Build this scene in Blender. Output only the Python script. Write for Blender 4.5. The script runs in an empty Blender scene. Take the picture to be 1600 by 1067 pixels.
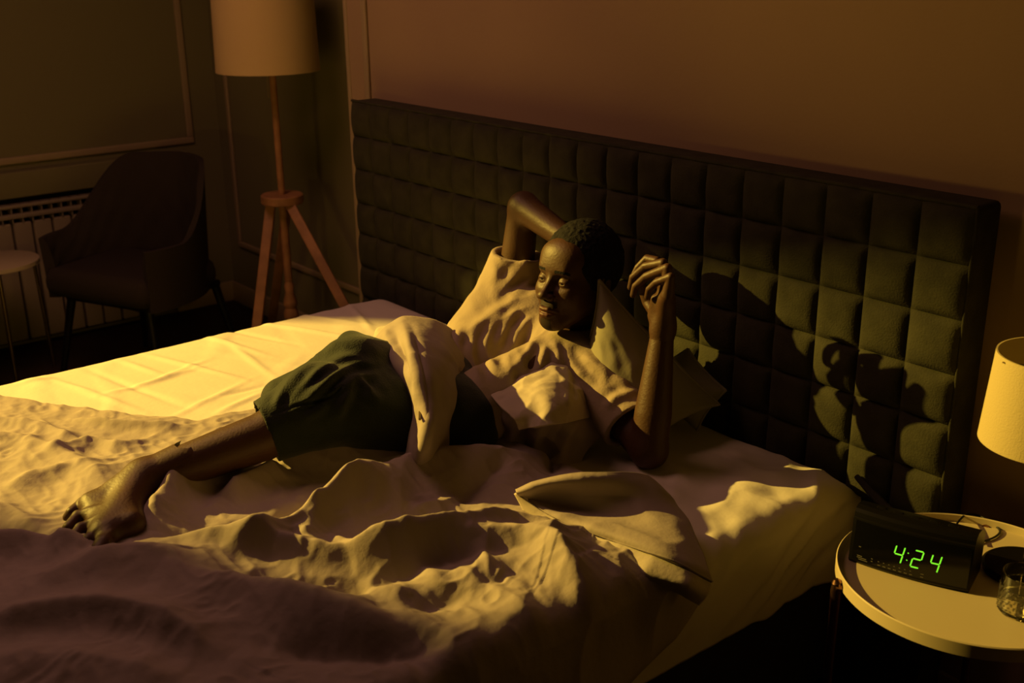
import bpy, math, random
import numpy as np
from mathutils import Matrix, Vector

# ---------------------------------------------------------------- camera
sc = bpy.context.scene
CAM = np.array([2.158, -1.995, 1.647])
RX = np.array([0.63532, 0.77219, -0.01083]); RX /= np.linalg.norm(RX)
FW = np.array([-0.73213, 0.59683, -0.32889]); FW -= RX*FW.dot(RX); FW /= np.linalg.norm(FW)
UP = np.cross(RX, FW)
FOC = 1762.1
camd = bpy.data.cameras.new('camera'); cam = bpy.data.objects.new('camera', camd)
sc.collection.objects.link(cam)
cam.matrix_world = Matrix(((RX[0], UP[0], -FW[0], CAM[0]), (RX[1], UP[1], -FW[1], CAM[1]),
                           (RX[2], UP[2], -FW[2], CAM[2]), (0, 0, 0, 1)))
camd.sensor_width = 36; camd.lens = FOC/1600*36; camd.clip_start = .05
camd.dof.use_dof = True; camd.dof.focus_distance = 2.45; camd.dof.aperture_fstop = 4.5
sc.camera = cam
# ---------------------------------------------------------------- light
sc.view_settings.view_transform = 'Standard'; sc.view_settings.look = 'None'
sc.view_settings.gamma = 1; sc.view_settings.use_curve_mapping = False
sc.view_settings.exposure = 0.0
wd = bpy.data.worlds.new('night'); sc.world = wd; wd.use_nodes = True
wb = wd.node_tree.nodes['Background']; wb.inputs[0].default_value = (1, .55, .18, 1); wb.inputs[1].default_value = .010

def spot(name, loc, aim, power, col, size, blend, rad):
    l = bpy.data.lights.new(name, 'SPOT'); l.energy = power; l.color = col
    l.spot_size = math.radians(size); l.spot_blend = blend; l.shadow_soft_size = rad
    o = bpy.data.objects.new(name, l); sc.collection.objects.link(o); o.location = loc
    o.rotation_euler = (Vector(aim)-Vector(loc)).to_track_quat('-Z', 'Y').to_euler()
    return o
spot('street_light', (-4.35, -3.77, 3.40), (.1, -.5, .7), 3700, (1, .65, .095), 34, .05, .035)
spot('low_left_fill', (.1, -2.6, .95), (-2.4, .0, 1.25), 10, (1, .56, .08), 52, .35, .05)  # added weak fill inside the room for the left wall and chair
spot('low_wall_fill', (.5, -2.6, 1.0), (.9, .12, 2.15), 50, (1, .58, .09), 50, 1, .1)  # added fill aimed at the wall above the headboard, no fixture there
al = bpy.data.lights.new('overhead_fill', 'AREA'); al.shape = 'DISK'; al.size = 1.3; al.energy = 14.5; al.color = (1, .44, .30)  # added purple ambient fill from overhead, not a lamp in the room
ao = bpy.data.objects.new('overhead_fill', al); sc.collection.objects.link(ao); ao.location = (-.9, -1.35, 2.75)

def ray(u, v): 
    return FW*FOC + RX*(u-800) - UP*(v-533.5)
def P(u, v, z):      # the point at height z seen at (u, v)
    d = ray(u, v); return CAM + d*((z-CAM[2])/d[2])
def Q(u, v, y):      # the point at depth y seen at (u, v)
    d = ray(u, v); return CAM + d*((y-CAM[1])/d[1])

# ---------------------------------------------------------------- helpers
rng = np.random.default_rng(4)
def link(o, parent=None):
    sc.collection.objects.link(o)
    if parent is not None: o.parent = parent
    return o
def mesh(name, V, F, mats, parent=None, smooth=True, midx=None):
    me = bpy.data.meshes.new(name)
    V = np.asarray(V, float); me.from_pydata(V.tolist(), [], [list(map(int, f)) for f in F])
    for m in (mats if isinstance(mats, (list, tuple)) else [mats]): me.materials.append(m)
    if midx is not None: me.polygons.foreach_set('material_index', np.asarray(midx, np.int32))
    me.polygons.foreach_set('use_smooth', [smooth]*len(me.polygons))
    me.update()
    return link(bpy.data.objects.new(name, me), parent)
def tag(o, label, cat, group=None):
    o['label'] = label; o['category'] = cat
    if group: o['group'] = group
    return o
def struct(o): o['kind'] = 'structure'; return o
def thing(name, loc, label, cat, group=None):
    o = bpy.data.objects.new(name, None); o.location = loc; o.empty_display_size = .05
    link(o); return tag(o, label, cat, group)
def keep(o, root):            # parent while staying in place
    o.parent = root
    o.matrix_parent_inverse = Matrix.Translation(-Vector(root.location))
    return o
def sub(o, part):
    o.parent = part; o.matrix_parent_inverse = Matrix.Identity(4); return o
class B:                      # collects pieces into one mesh
    def __init__(s): s.V = []; s.F = []; s.n = 0
    def add(s, V, F):
        s.V += [tuple(v) for v in V]; s.F += [[i+s.n for i in f] for f in F]; s.n += len(V); return s
    def box(s, a, b, M=None, bev=0.0):
        a = np.array(a, float); b = np.array(b, float)
        if bev > 0:
            t = np.array([0, 1., 1, 0]); V = []; F = []
            r = bev; c = (a+b)/2; h = (b-a)/2; r = min(r, h.min()*.98)
            n = 3; ang = [math.pi/2*i/n for i in range(n+1)]
            rows = []
            lat = [(-1, math.pi/2-x) for x in ang] + [(1, x) for x in ang]
            for sz, la in lat:
                ring = []
                for q, (sx, sy) in enumerate(((1, 1), (-1, 1), (-1, -1), (1, -1))):
                    for x in ang:
                        th = x + q*math.pi/2
                        ring.append((c[0]+sx*(h[0]-r)+r*math.cos(la)*math.cos(th), c[1]+sy*(h[1]-r)+r*math.cos(la)*math.sin(th),
                                     c[2]+sz*(h[2]-r)+sz*r*math.sin(la)))
                rows.append(ring)
            m = len(rows[0])
            V = [p for rr in rows for p in rr]
            for i in range(len(rows)-1):
                for j in range(m):
                    F.append([i*m+j, i*m+(j+1) % m, (i+1)*m+(j+1) % m, (i+1)*m+j])
            F.append(list(range(m))[::-1]); F.append([(len(rows)-1)*m+j for j in range(m)])
        else:
            V = [(x, y, z) for z in (a[2], b[2]) for y in (a[1], b[1]) for x in (a[0], b[0])]
            F = [[0, 2, 3, 1], [4, 5, 7, 6], [0, 1, 5, 4], [2, 6, 7, 3], [0, 4, 6, 2], [1, 3, 7, 5]]
        V = np.array(V)
        if M is not None: V = V @ np.array(M)[:3, :3].T + np.array(M)[:3, 3]
        return s.add(V, F)
    def lathe(s, prof, c=(0, 0, 0), n=48, close=False):
        V = []; F = []; m = len(prof)
        for r, z in prof:
            for k in range(n):
                a = 2*math.pi*k/n; V.append((c[0]+r*math.cos(a), c[1]+r*math.sin(a), c[2]+z))
        for i in range(m-1 if not close else m):
            i2 = (i+1) % m
            for k in range(n):
                F.append([i*n+k, i*n+(k+1) % n, i2*n+(k+1) % n, i2*n+k])
        if not close:
            F.append([k for k in range(n)][::-1]); F.append([(m-1)*n+k for k in range(n)])
        return s.add(V, F)
    def tube(s, pts, r, n=10):
        pts = [np.array(p, float) for p in pts]; rs = r if hasattr(r, '__len__') else [r]*len(pts)
        V = []; F = []; prev = None
        for i, p in enumerate(pts):
            t = pts[min(i+1, len(pts)-1)]-pts[max(i-1, 0)]; t /= np.linalg.norm(t)+1e-9
            a = np.cross(t, [0, 0, 1.]) if prev is None else prev-t*prev.dot(t)
            if np.linalg.norm(a) < 1e-3: a = np.cross(t, [1., 0, 0])
            a /= np.linalg.norm(a); prev = a; b = np.cross(t, a)
            for k in range(n):
                th = 2*math.pi*k/n; V.append(p+rs[i]*(a*math.cos(th)+b*math.sin(th)))
        for i in range(len(pts)-1):
            for k in range(n):
                F.append([i*n+k, i*n+(k+1) % n, (i+1)*n+(k+1) % n, (i+1)*n+k])
        F.append(list(range(n))[::-1]); F.append([(len(pts)-1)*n+k for k in range(n)])
        return s.add(V, F)
    def build(s, name, mat, parent=None, smooth=True, auto=35):
        o = mesh(name, s.V, s.F, mat, parent, smooth)
        if smooth and auto:
            me = o.data; e = []
            import bmesh
            bm = bmesh.new(); bm.from_mesh(me); bmesh.ops.recalc_face_normals(bm, faces=bm.faces)
            lim = math.radians(auto)
            for ed in bm.edges: ed.smooth = not (len(ed.link_faces) == 2 and ed.calc_face_angle(0) > lim)
            bm.to_mesh(me); bm.free()
        return o

# lattice noise
_L = rng.random((32, 32, 32)).astype(np.float32)*2-1
def noise(x, y, z=0.0):
    x = np.asarray(x, np.float32); y = np.asarray(y, np.float32); z = np.asarray(z, np.float32)+x*0
    xi = np.floor(x).astype(int); yi = np.floor(y).astype(int); zi = np.floor(z).astype(int)
    fx = x-xi; fy = y-yi; fz = z-zi
    fx = fx*fx*(3-2*fx); fy = fy*fy*(3-2*fy); fz = fz*fz*(3-2*fz)
    g = lambda a, b, c: _L[(xi+a) & 31, (yi+b) & 31, (zi+c) & 31]
    l = lambda a, b, t: a+(b-a)*t
    return l(l(l(g(0,0,0), g(1,0,0), fx), l(g(0,1,0), g(1,1,0), fx), fy),
             l(l(g(0,0,1), g(1,0,1), fx), l(g(0,1,1), g(1,1,1), fx), fy), fz)
def sstep(a, b, x):
    t = np.clip((x-a)/(b-a), 0, 1); return t*t*(3-2*t)

def grid_faces(n, m, off=0):
    i = np.arange(n-1)[:, None]; j = np.arange(m-1)[None, :]
    a = i*m+j+off
    return np.stack([a, a+m, a+m+1, a+1], -1).reshape(-1, 4)

def catmull(ctrl, n):         # ctrl (k, ..., 3) -> n samples along axis 0
    k = len(ctrl); t = np.linspace(0, k-1, n); i = np.clip(np.floor(t).astype(int), 0, k-2); f = t-i
    p1 = ctrl[i]; p2 = ctrl[i+1]
    p0 = np.where((i > 0).reshape((-1,)+(1,)*(ctrl.ndim-1)), ctrl[np.maximum(i-1, 0)], 2*p1-p2)
    p3 = np.where((i < k-2).reshape((-1,)+(1,)*(ctrl.ndim-1)), ctrl[np.minimum(i+2, k-1)], 2*p2-p1)
    f = f.reshape((-1,)+(1,)*(ctrl.ndim-1))
    return .5*((2*p1)+(-p0+p2)*f+(2*p0-5*p1+4*p2-p3)*f**2+(-p0+3*p1-3*p2+p3)*f**3)
def to_px(V):
    d = V-CAM; z = d@FW; return 800+FOC*(d@RX)/z, 533.5-FOC*(d@UP)/z
def sculpt(V, F, lines):
    """push folds into a mesh: each line (points, height m, width px) is laid on the surface it lies over"""
    fn = np.cross(V[F[:, 2]]-V[F[:, 0]], V[F[:, 3]]-V[F[:, 1]]); N = np.zeros_like(V)
    for k in range(4): np.add.at(N, F[:, k], fn)
    N /= np.linalg.norm(N, axis=1, keepdims=True)+1e-12
    vd = V-CAM; vd /= np.linalg.norm(vd, axis=1, keepdims=True); fc = np.clip(-(N*vd).sum(1)*2.5, 0, 1)
    u, v = to_px(V); tot = np.zeros(len(V))
    for pts, a, w in lines:
        q = catmull(np.array(pts, float), 5*len(pts)); n = len(q)-1; bd = np.full(len(V), 1e9); bt = np.zeros(len(V)); bs = np.zeros(len(V))
        for i in range(n):
            p0, p1 = q[i], q[i+1]; e = p1-p0; L = e@e+1e-9
            t = np.clip(((u-p0[0])*e[0]+(v-p0[1])*e[1])/L, 0, 1); dx = u-p0[0]-t*e[0]; dy = v-p0[1]-t*e[1]; d = np.hypot(dx, dy)
            m = d < bd; bd = np.where(m, d, bd); bt = np.where(m, (i+t)/n, bt); bs = np.where(m, np.sign(e[0]*dy-e[1]*dx), bs)
        tp = np.clip(1.5*np.sin(np.pi*np.clip(bt, .03, .97)), 0, 1)
        x_ = bd*bs/(w*1.12)
        tot += .75*a*tp*(np.exp(-np.abs(x_)**1.5)-.55*np.exp(-((np.abs(x_)-1.7)/.9)**2))
    return V+N*(tot*fc)[:, None]
def patch(name, rows, mat, parent=None, n=70, m=70, thick=.006, wr=.004, freq=14, seed=0, lines=None):
    c = np.array([[P(*q) for q in r] for r in rows])
    s = catmull(c, n); s = catmull(s.transpose(1, 0, 2), m).transpose(1, 0, 2)
    du = np.gradient(s, axis=0); dv = np.gradient(s, axis=1); nr = np.cross(du, dv); nr /= np.linalg.norm(nr, axis=-1, keepdims=True)+1e-9
    a = noise(s[..., 0]*freq+seed, s[..., 1]*freq, s[..., 2]*freq)
    b = noise(s[..., 0]*freq*2.7, s[..., 1]*freq*2.7+seed, s[..., 2]*freq*2.7)
    s = s+nr*((1-2*np.abs(a))*wr+b*wr*.35)[..., None]
    V = s.reshape(-1, 3); F = grid_faces(n, m)
    if lines:
        fn = np.cross(V[F[:, 2]]-V[F[:, 0]], V[F[:, 3]]-V[F[:, 1]]); c = V[F[:, 0]]-CAM
        if (fn*c).sum() > 0: F = F[:, ::-1]
        V = sculpt(V, F, lines)
    o = mesh(name, V, F, mat, parent)
    md = o.modifiers.new('thickness', 'SOLIDIFY'); md.thickness = thick; md.offset = 0
    return o

# surface nets over a signed distance grid
def surfnet(D, org, h):
    nx, ny, nz = D.shape; ins = D < 0
    acc = np.zeros((nx-1, ny-1, nz-1, 3), np.float32); cnt = np.zeros((nx-1, ny-1, nz-1), np.float32)
    quads = []
    for ax in range(3):
        s0 = [slice(None)]*3; s1 = [slice(None)]*3; s0[ax] = slice(0, -1); s1[ax] = slice(1, None)
        cr = ins[tuple(s0)] != ins[tuple(s1)]
        idx = np.argwhere(cr)
        a = D[tuple(s0)][cr]; b = D[tuple(s1)][cr]; t = a/(a-b)
        p = idx.astype(np.float32); p[:, ax] += t
        o1, o2 = [k for k in range(3) if k != ax]
        ok = (idx[:, o1] > 0) & (idx[:, o2] > 0) & (idx[:, o1] < D.shape[o1]-1) & (idx[:, o2] < D.shape[o2]-1)
        idx = idx[ok]; p = p[ok]; fl = ins[tuple(s0)][cr][ok]
        cs = []
        for d1, d2 in ((0, 0), (-1, 0), (-1, -1), (0, -1)):
            c = idx.copy(); c[:, o1] += d1; c[:, o2] += d2; cs.append(c)
            np.add.at(acc, (c[:, 0], c[:, 1], c[:, 2]), p); np.add.at(cnt, (c[:, 0], c[:, 1], c[:, 2]), 1)
        q = np.stack([np.ravel_multi_index(c.T, cnt.shape) for c in cs], 1)
        flip = fl ^ (ax == 1)
        q[~flip] = q[~flip][:, ::-1]
        quads.append(q)
    q = np.concatenate(quads); used = np.unique(q)
    mp = np.full(cnt.size, -1); mp[used] = np.arange(len(used))
    V = (acc.reshape(-1, 3)[used]/cnt.reshape(-1)[used][:, None])*h+np.array(org)
    return V, mp[q]
class SDF:
    def __init__(s, lo, hi, h):
        s.lo = np.array(lo, float); s.h = h
        ax = [np.arange(l, u+h, h, dtype=np.float32) for l, u in zip(lo, hi)]
        s.x, s.y, s.z = np.meshgrid(*ax, indexing='ij', sparse=False)
        s.D = np.full(s.x.shape, 1., np.float32)
    def cone(s, a, b, r1, r2):
        a = np.array(a, float); b = np.array(b, float); ba = b-a; L = ba.dot(ba)+1e-12
        t = np.clip(((s.x-a[0])*ba[0]+(s.y-a[1])*ba[1]+(s.z-a[2])*ba[2])/L, 0, 1)
        return np.sqrt((s.x-a[0]-t*ba[0])**2+(s.y-a[1]-t*ba[1])**2+(s.z-a[2]-t*ba[2])**2)-(r1+(r2-r1)*t)
    def ell(s, c, r, R=None):
        d = [s.x-c[0], s.y-c[1], s.z-c[2]]
        if R is not None: d = [R[k][0]*d[0]+R[k][1]*d[1]+R[k][2]*d[2] for k in range(3)]
        k0 = np.sqrt((d[0]/r[0])**2+(d[1]/r[1])**2+(d[2]/r[2])**2)+1e-6
        k1 = np.sqrt((d[0]/r[0]**2)**2+(d[1]/r[1]**2)**2+(d[2]/r[2]**2)**2)+1e-6
        return k0*(k0-1)/k1
    def add(s, d, k=.02):
        h = np.maximum(k-np.abs(s.D-d), 0)/k; s.D = np.minimum(s.D, d)-h*h*k/4; return s
    def sub(s, d, k=.01):
        h = np.maximum(k-np.abs(s.D+d), 0)/k; s.D = np.maximum(s.D, -d)+h*h*k/4; return s
    def chain(s, pts, rs, k=.01):
        d = None
        for i in range(len(pts)-1):
            c = s.cone(pts[i], pts[i+1], rs[i], rs[i+1]); d = c if d is None else np.minimum(d, c)
        return s.add(d, k)
    def ridge(s, pts, amp, w):       # raises (amp>0) or creases (amp<0) the surface along a line
        pts = [np.array(p, float) for p in pts]; n = len(pts)-1
        best = None
        for i in range(n):
            a, b = pts[i], pts[i+1]; ba = b-a; L = ba.dot(ba)+1e-12
            t = np.clip(((s.x-a[0])*ba[0]+(s.y-a[1])*ba[1]+(s.z-a[2])*ba[2])/L, 0, 1)
            d = (s.x-a[0]-t*ba[0])**2+(s.y-a[1]-t*ba[1])**2+(s.z-a[2]-t*ba[2])**2
            v = np.exp(-d/w**2)*np.clip(1.3*np.sin(np.pi*np.clip((i+t)/n, .08, .92)), 0, 1)
            best = v if best is None else np.maximum(best, v)
        s.D = s.D-amp*best; return s
    def mesh(s): return surfnet(s.D, s.lo, s.h)
def box_of(pts, pad):
    p = np.array(pts); return p.min(0)-pad, p.max(0)+pad

# ---------------------------------------------------------------- materials
def mat(name, col, rough=.8, metal=0, nscale=0, namt=0, bump=0, bscale=200, sheen=0, spec=.3, trans=0, emit=None, col2=None):
    m = bpy.data.materials.new(name); m.use_nodes = True; nt = m.node_tree; b = nt.nodes['Principled BSDF']
    b.inputs['Base Color'].default_value = (*col, 1); b.inputs['Roughness'].default_value = rough
    b.inputs['Metallic'].default_value = metal; b.inputs['Specular IOR Level'].default_value = spec
    b.inputs['Sheen Weight'].default_value = sheen; b.inputs['Transmission Weight'].default_value = trans
    tc = nt.nodes.new('ShaderNodeTexCoord')
    if namt or col2:
        n = nt.nodes.new('ShaderNodeTexNoise'); n.inputs['Scale'].default_value = nscale; n.inputs['Detail'].default_value = 5
        nt.links.new(tc.outputs['Object'], n.inputs['Vector'])
        r = nt.nodes.new('ShaderNodeValToRGB'); c2 = col2 or tuple(c*(1-namt) for c in col)
        r.color_ramp.elements[0].position = .35; r.color_ramp.elements[1].position = .65
        r.color_ramp.elements[0].color = (*c2, 1); r.color_ramp.elements[1].color = (*col, 1)
        nt.links.new(n.outputs[0], r.inputs[0]); nt.links.new(r.outputs[0], b.inputs['Base Color'])
    if bump:
        n = nt.nodes.new('ShaderNodeTexNoise'); n.inputs['Scale'].default_value = bscale; n.inputs['Detail'].default_value = 4
        nt.links.new(tc.outputs['Object'], n.inputs['Vector'])
        bp = nt.nodes.new('ShaderNodeBump'); bp.inputs['Strength'].default_value = bump; bp.inputs['Distance'].default_value = .002
        nt.links.new(n.outputs[0], bp.inputs['Height']); nt.links.new(bp.outputs[0], b.inputs['Normal'])
    if emit:
        b.inputs['Emission Color'].default_value = (*emit[0], 1); b.inputs['Emission Strength'].default_value = emit[1]
    return m
M_sheet = mat('white_cotton_sheet', (.66, .60, .54), bump=.35, bscale=60, namt=.05, nscale=6)
M_duvet = mat('mauve_cotton', (.36, .30, .28), bump=.5, bscale=70, namt=.08, nscale=9)
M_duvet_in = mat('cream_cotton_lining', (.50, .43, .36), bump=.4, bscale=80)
M_pillow = mat('olive_grey_pillowcase', (.25, .23, .16), bump=.3, bscale=80)
M_shirt = mat('cream_jersey', (.34, .27, .20), bump=.4, bscale=160)
M_shorts = mat('dark_green_linen', (.0075, .0145, .006), bump=.7, bscale=260, sheen=.15)
M_skin = mat('dark_brown_skin', (.066, .028, .011), rough=.52, spec=.42, bump=.3, bscale=180, namt=.12, nscale=25)
M_lip = mat('lip', (.085, .028, .016), rough=.5, spec=.35)
M_stub = mat('stubble_skin', (.02, .009, .005), rough=.7)
M_hair = mat('black_hair', (.006, .005, .005), rough=.9, bump=1, bscale=300)
M_eye = mat('eye_white', (.13, .095, .07), rough=.4, spec=.3)
M_iris = mat('dark_iris', (.01, .005, .004), rough=.25, spec=.4)
M_nail = mat('nail', (.25, .13, .09), rough=.35)
M_velvet = mat('green_grey_velvet', (.040, .038, .019), rough=.9, namt=.35, nscale=22, bump=.6, bscale=240, sheen=0)
M_base = mat('dark_bed_fabric', (.020, .018, .012), rough=.95, bump=.5)
M_wall = mat('beige_painted_wall', (.37, .26, .15), rough=.9, bump=.25, bscale=90, namt=.04, nscale=3)
M_wallg = mat('green_grey_painted_panel', (.20, .185, .085), rough=.9, bump=.2, bscale=90)
M_trim = mat('painted_moulding', (.36, .28, .16), rough=.6)
M_rad = mat('radiator_enamel', (.30, .25, .17), rough=.5)
M_black = mat('dark_slot', (.008, .007, .006), rough=.9)
M_floor = mat('dark_wood_floor', (.035, .022, .014), rough=.5, namt=.5, nscale=4)
M_chair = mat('dark_chair_fabric', (.030, .022, .015), rough=.95, bump=.6, bscale=200)
M_legs = mat('black_metal', (.004, .004, .004), rough=.5)
M_wood = mat('pine_wood', (.42, .21, .09), rough=.55, namt=.35, nscale=14)
M_shade = mat('linen_lampshade', (.52, .43, .22), rough=.9, bump=.4, bscale=300)
M_shade2 = mat('floor_lamp_linen', (.60, .45, .20), rough=.9, bump=.4, bscale=300)
M_table = mat('white_enamel', (.50, .42, .27), rough=.45)
M_plastic = mat('black_plastic', (.004, .0035, .003), rough=.35, spec=.22)
M_gloss = mat('black_display_window', (.004, .004, .004), rough=.12, spec=.5)
M_green = mat('green_led', (.02, .2, .01), emit=((.27, 1, .03), .85))
M_mark = mat('grey_print', (.12, .11, .09))
M_chrome = mat('copper_metal', (.30, .16, .12), rough=.3, metal=1)
M_steel = mat('brushed_metal', (.25, .19, .12), rough=.35, metal=1)
M_glass = mat('clear_glass', (.95, .97, .93), rough=.03, trans=1, spec=.5)
M_grey = mat('charcoal_fabric', (.03, .028, .024), rough=.9)
M_cable = mat('black_cable', (.01, .01, .01), rough=.5)

# ---------------------------------------------------------------- room
WY, AY, LX, PX = .115, .36, -2.92, -1.31
def sbox(name, a, b, m, bev=0): return struct(B().box(a, b, bev=bev).build(name, m, smooth=bev > 0))
sbox('floor', (-3.2, -4.2, -.05), (3.4, .8, 0), M_floor)
wall_back = sbox('wall_back', (PX, WY, 0), (3.4, AY+.2, 2.7), M_wall)
sbox('wall_alcove', (LX-.04, AY, 0), (PX, AY+.2, 2.7), M_wallg)
WY0, WY1, WZ0, WZ1 = -3.055, -2.40, 1.0, 2.92      # tall narrow window in the left wall, behind the frame edge
b = B().box((LX-.04, -4.2, 0), (LX, WY0, 3.2)).box((LX-.04, WY1, 0), (LX, AY, 3.2)).box((LX-.04, WY0, WZ1), (LX, WY1, 3.2)).box((LX-.04, WY0, 0), (LX, WY1, WZ0))
struct(b.build('wall_left', M_wallg, smooth=False))
def rect_frame(name, ax, c, a0, a1, z0, z1, w=.022, t=.012):   # raised panel moulding
    b = B()
    for (p, q, r, s_) in ((a0, a1, z0, z0+w), (a0, a1, z1-w, z1), (a0, a0+w, z0+w, z1-w), (a1-w, a1, z0+w, z1-w)):
        if ax == 'y': b.box((p, c-t, r), (q, c, s_), bev=.005)
        else: b.box((c, p, r), (c+t, q, s_), bev=.005)
    return struct(b.build(name, M_trim))
rect_frame('trim_1', 'y', AY, -2.80, PX-.06, .30, 2.3, .026, .014)
rect_frame('trim_2', 'x', LX, -2.3, .225, .80, 2.3, .03, .014)
sbox('trim_3', (PX+.115, WY-.012, 0), (PX+.143, WY, 2.7), M_trim, .005)
sbox('trim_4', (PX-.006, WY-.006, 0), (PX+.014, WY+.02, 2.7), M_trim, .005)
sbox('trim_5', (LX, -2.4, .665), (LX+.07, .17, .775), M_wallg, .006)
sbox('baseboard_left', (LX, .06, 0), (LX+.015, AY, .10), M_trim, .004)
sbox('baseboard_alcove', (LX+.015, AY-.015, 0), (PX, AY, .10), M_trim, .004)
sbox('baseboard_back', (PX, WY-.015, 0), (3.4, WY, .10), M_trim, .004)
rad = thing('radiator', (LX+.05, -.8, .03), 'pale panel radiator with grooved front and top grille along left wall', 'radiator')
b = B()
k = 0
y = -2.0
while y < .04:
    b.box((LX+.024, y+.003, .04), (LX+.075, y+.078, .56), bev=.006); y += .084
keep(b.build('panel', M_rad), rad)
b = B().box((LX+.02, -2.0, .58), (LX+.085, .05, .60), bev=.004).box((LX+.02, -2.0, .625), (LX+.085, .05, .64), bev=.004)
y = -2.0
while y < .04:
    b.box((LX+.03, y, .56), (LX+.08, y+.004, .64)); y += .042
keep(b.build('grille', M_rad), rad)
keep(B().box((LX+.004, -2.0, .02), (LX+.02, .05, .66)).build('back_plate', M_black), rad)

w_ = thing('beam_blocker', (LX+.05, -2.4, 2.6), 'dark panel added out of view to cut the top of the window light', 'light blocker')  # unseen panel added to keep the beam off the upper left headboard
V = []; n1, n2 = 30, 60
for i in range(n1):
    for j in range(n2):
        y_ = -3.15+.95*j/(n2-1)
        lo_ = float(np.interp(y_, [-3.15, -2.86, -2.76, -2.65, -2.50, -2.40, -2.2], [3.0, 2.86, 2.765, 2.655, 2.525, 2.42, 2.2]))
        V.append((LX+.04+.012*math.sin(j*1.1+i*.1), y_, 3.02+(lo_-3.02)*i/(n1-1)))
o = mesh('blocker_panel', V, grid_faces(n1, n2), M_grey); md = o.modifiers.new('t', 'SOLIDIFY'); md.thickness = .004; keep(o, w_)

# ---------------------------------------------------------------- bed
HW = 1.105; HT = 1.18; T0 = .1149
ROWZ = [HT-.004, 1.0649, .9543, .8403, .7337, .6173, .505, .393, .28, .168]
COLX = [HW-.002]+[HW-T0-.11*i for i in range(19)]+[-HW+.002]
bed = thing('bed', (0, -1, 0), 'wide bed with square-tufted grey-green velvet headboard and dark fabric base', 'bed')
# padded tiles
K = 14; V = []; F = []
th = .03
for i in range(len(COLX)-1):
    for j in range(len(ROWZ)-1):
        x1, x0 = COLX[i], COLX[i+1]; z1, z0 = ROWZ[j], ROWZ[j+1]
        u = np.linspace(0, 1, K); U, W_ = np.meshgrid(u, u, indexing='ij')
        U2 = U**.9
        bul = ((1-np.abs(2*U2-1)**2.6)*(1-np.abs(2*W_-1)**2.6))
        wob = noise(U*2.3+i*7.1, W_*2.3+j*5.3, np.full_like(U, i*.37))*.0022*bul
        dep = th*.62*np.sqrt(np.clip(bul, 0, 1))+wob
        X = x0+(x1-x0)*U; Z = z0+(z1-z0)*W_
        sag = .004*noise(X*9, Z*9, X*0+3)
        off = len(V); V += list(np.stack([X+sag*(1-np.abs(2*U-1)), -.004-dep, Z+sag*(1-np.abs(2*W_-1))], -1).reshape(-1, 3))
        F += (grid_faces(K, K)+off).tolist()
tiles = mesh('tufted_panel', V, F, M_velvet); keep(tiles, bed)
hb = B().box((-HW, .0, .05), (HW, .092, HT), bev=.012)
keep(hb.build('headboard_frame', M_velvet), bed)
keep(B().tube([(-HW, -.003, HT-.001), (HW, -.003, HT-.001)], .0045).tube([(HW-.001, -.003, .1), (HW-.001, -.003, HT)], .003).build('piping', M_velvet), bed)
keep(B().box((-.90, -2.15, .07), (.922, -.01, .345), bev=.015).build('bed_base', M_base), bed)
for sx in (-.82, .85):
    for sy in (-2.05, -.12):
        keep(B().lathe([(.03, 0), (.035, .08)], (sx, sy, 0), 16).build('foot', M_legs), bed)

# mattress under its fitted sheet
MZ = .567
SHEET_LINES = [(P(*a_, .567), P(*b_, .567), h_) for a_, b_, h_ in [
  ((60,585),(230,645),.006), ((120,570),(300,640),-.005), ((180,560),(265,590),.005), ((215,550),(400,600),.006), ((300,520),(430,560),.005),
  ((330,510),(470,540),-.005), ((150,620),(330,570),.005), ((230,600),(330,560),.004), ((380,500),(560,530),.006), ((420,485),(600,512),.005),
  ((250,660),(400,590),.004), ((330,650),(420,610),.005), ((340,620),(430,600),-.004), ((20,600),(90,590),.005), ((100,548),(190,556),.005), ((540,470),(585,520),.006), ((350,530),(440,600),.004)]]
def mattress_top(X, Y):
    z = MZ + .004*noise(X*3, Y*3) + 0*X
    # diagonal pull wrinkles on the far side
    w = np.sin((Y*.9-X*.55)*38+2.2*noise(X*4, Y*4, X*0+5))
    z = z+.0030*np.clip(w, 0, 1)**2*sstep(.2, -.3, X)*sstep(-.05, -.3, Y)*(0.5+noise(X*5, Y*5, X*0+9))
    w2 = np.sin((Y*.8+X*.5)*31+2*noise(X*5+4, Y*5))
    z = z+.0030*np.clip(w2, .3, 1)**2*sstep(.1, -.3, X)*(.4+noise(X*3, Y*6, X*0+2))
    for (p, q, h_) in SHEET_LINES:
        t_ = np.clip(((X-p[0])*(q[0]-p[0])+(Y-p[1])*(q[1]-p[1]))/((q[0]-p[0])**2+(q[1]-p[1])**2), 0, 1)
        dd = np.hypot(X-p[0]-t_*(q[0]-p[0]), Y-p[1]-t_*(q[1]-p[1])+.02*np.sin(t_*5)*0)
        z = z+h_*np.exp(-(dd/.011)**2)*np.sin(np.pi*np.clip(t_, .05, .95))
    # rumples on the near head corner
    e = sstep(.5, .75, X)*sstep(-.75, -.45, Y)
    z = z+e*(.010*(1-2*np.abs(noise(X*9+Y*5, Y*9, X*0+7)))*sstep(.60, .8, X)*sstep(-.5, -.3, Y)+.004*noise(X*22, Y*30, X*0+1))
    return z
nx, ny = 360, 340
R_ = .045; x0, x1 = -.90, .935; drop = .20
s_ = np.linspace(x0-drop, x1+drop, nx); yy = np.linspace(-2.15, .0, ny)
S_, Y_ = np.meshgrid(s_, yy, indexing='ij')
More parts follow.
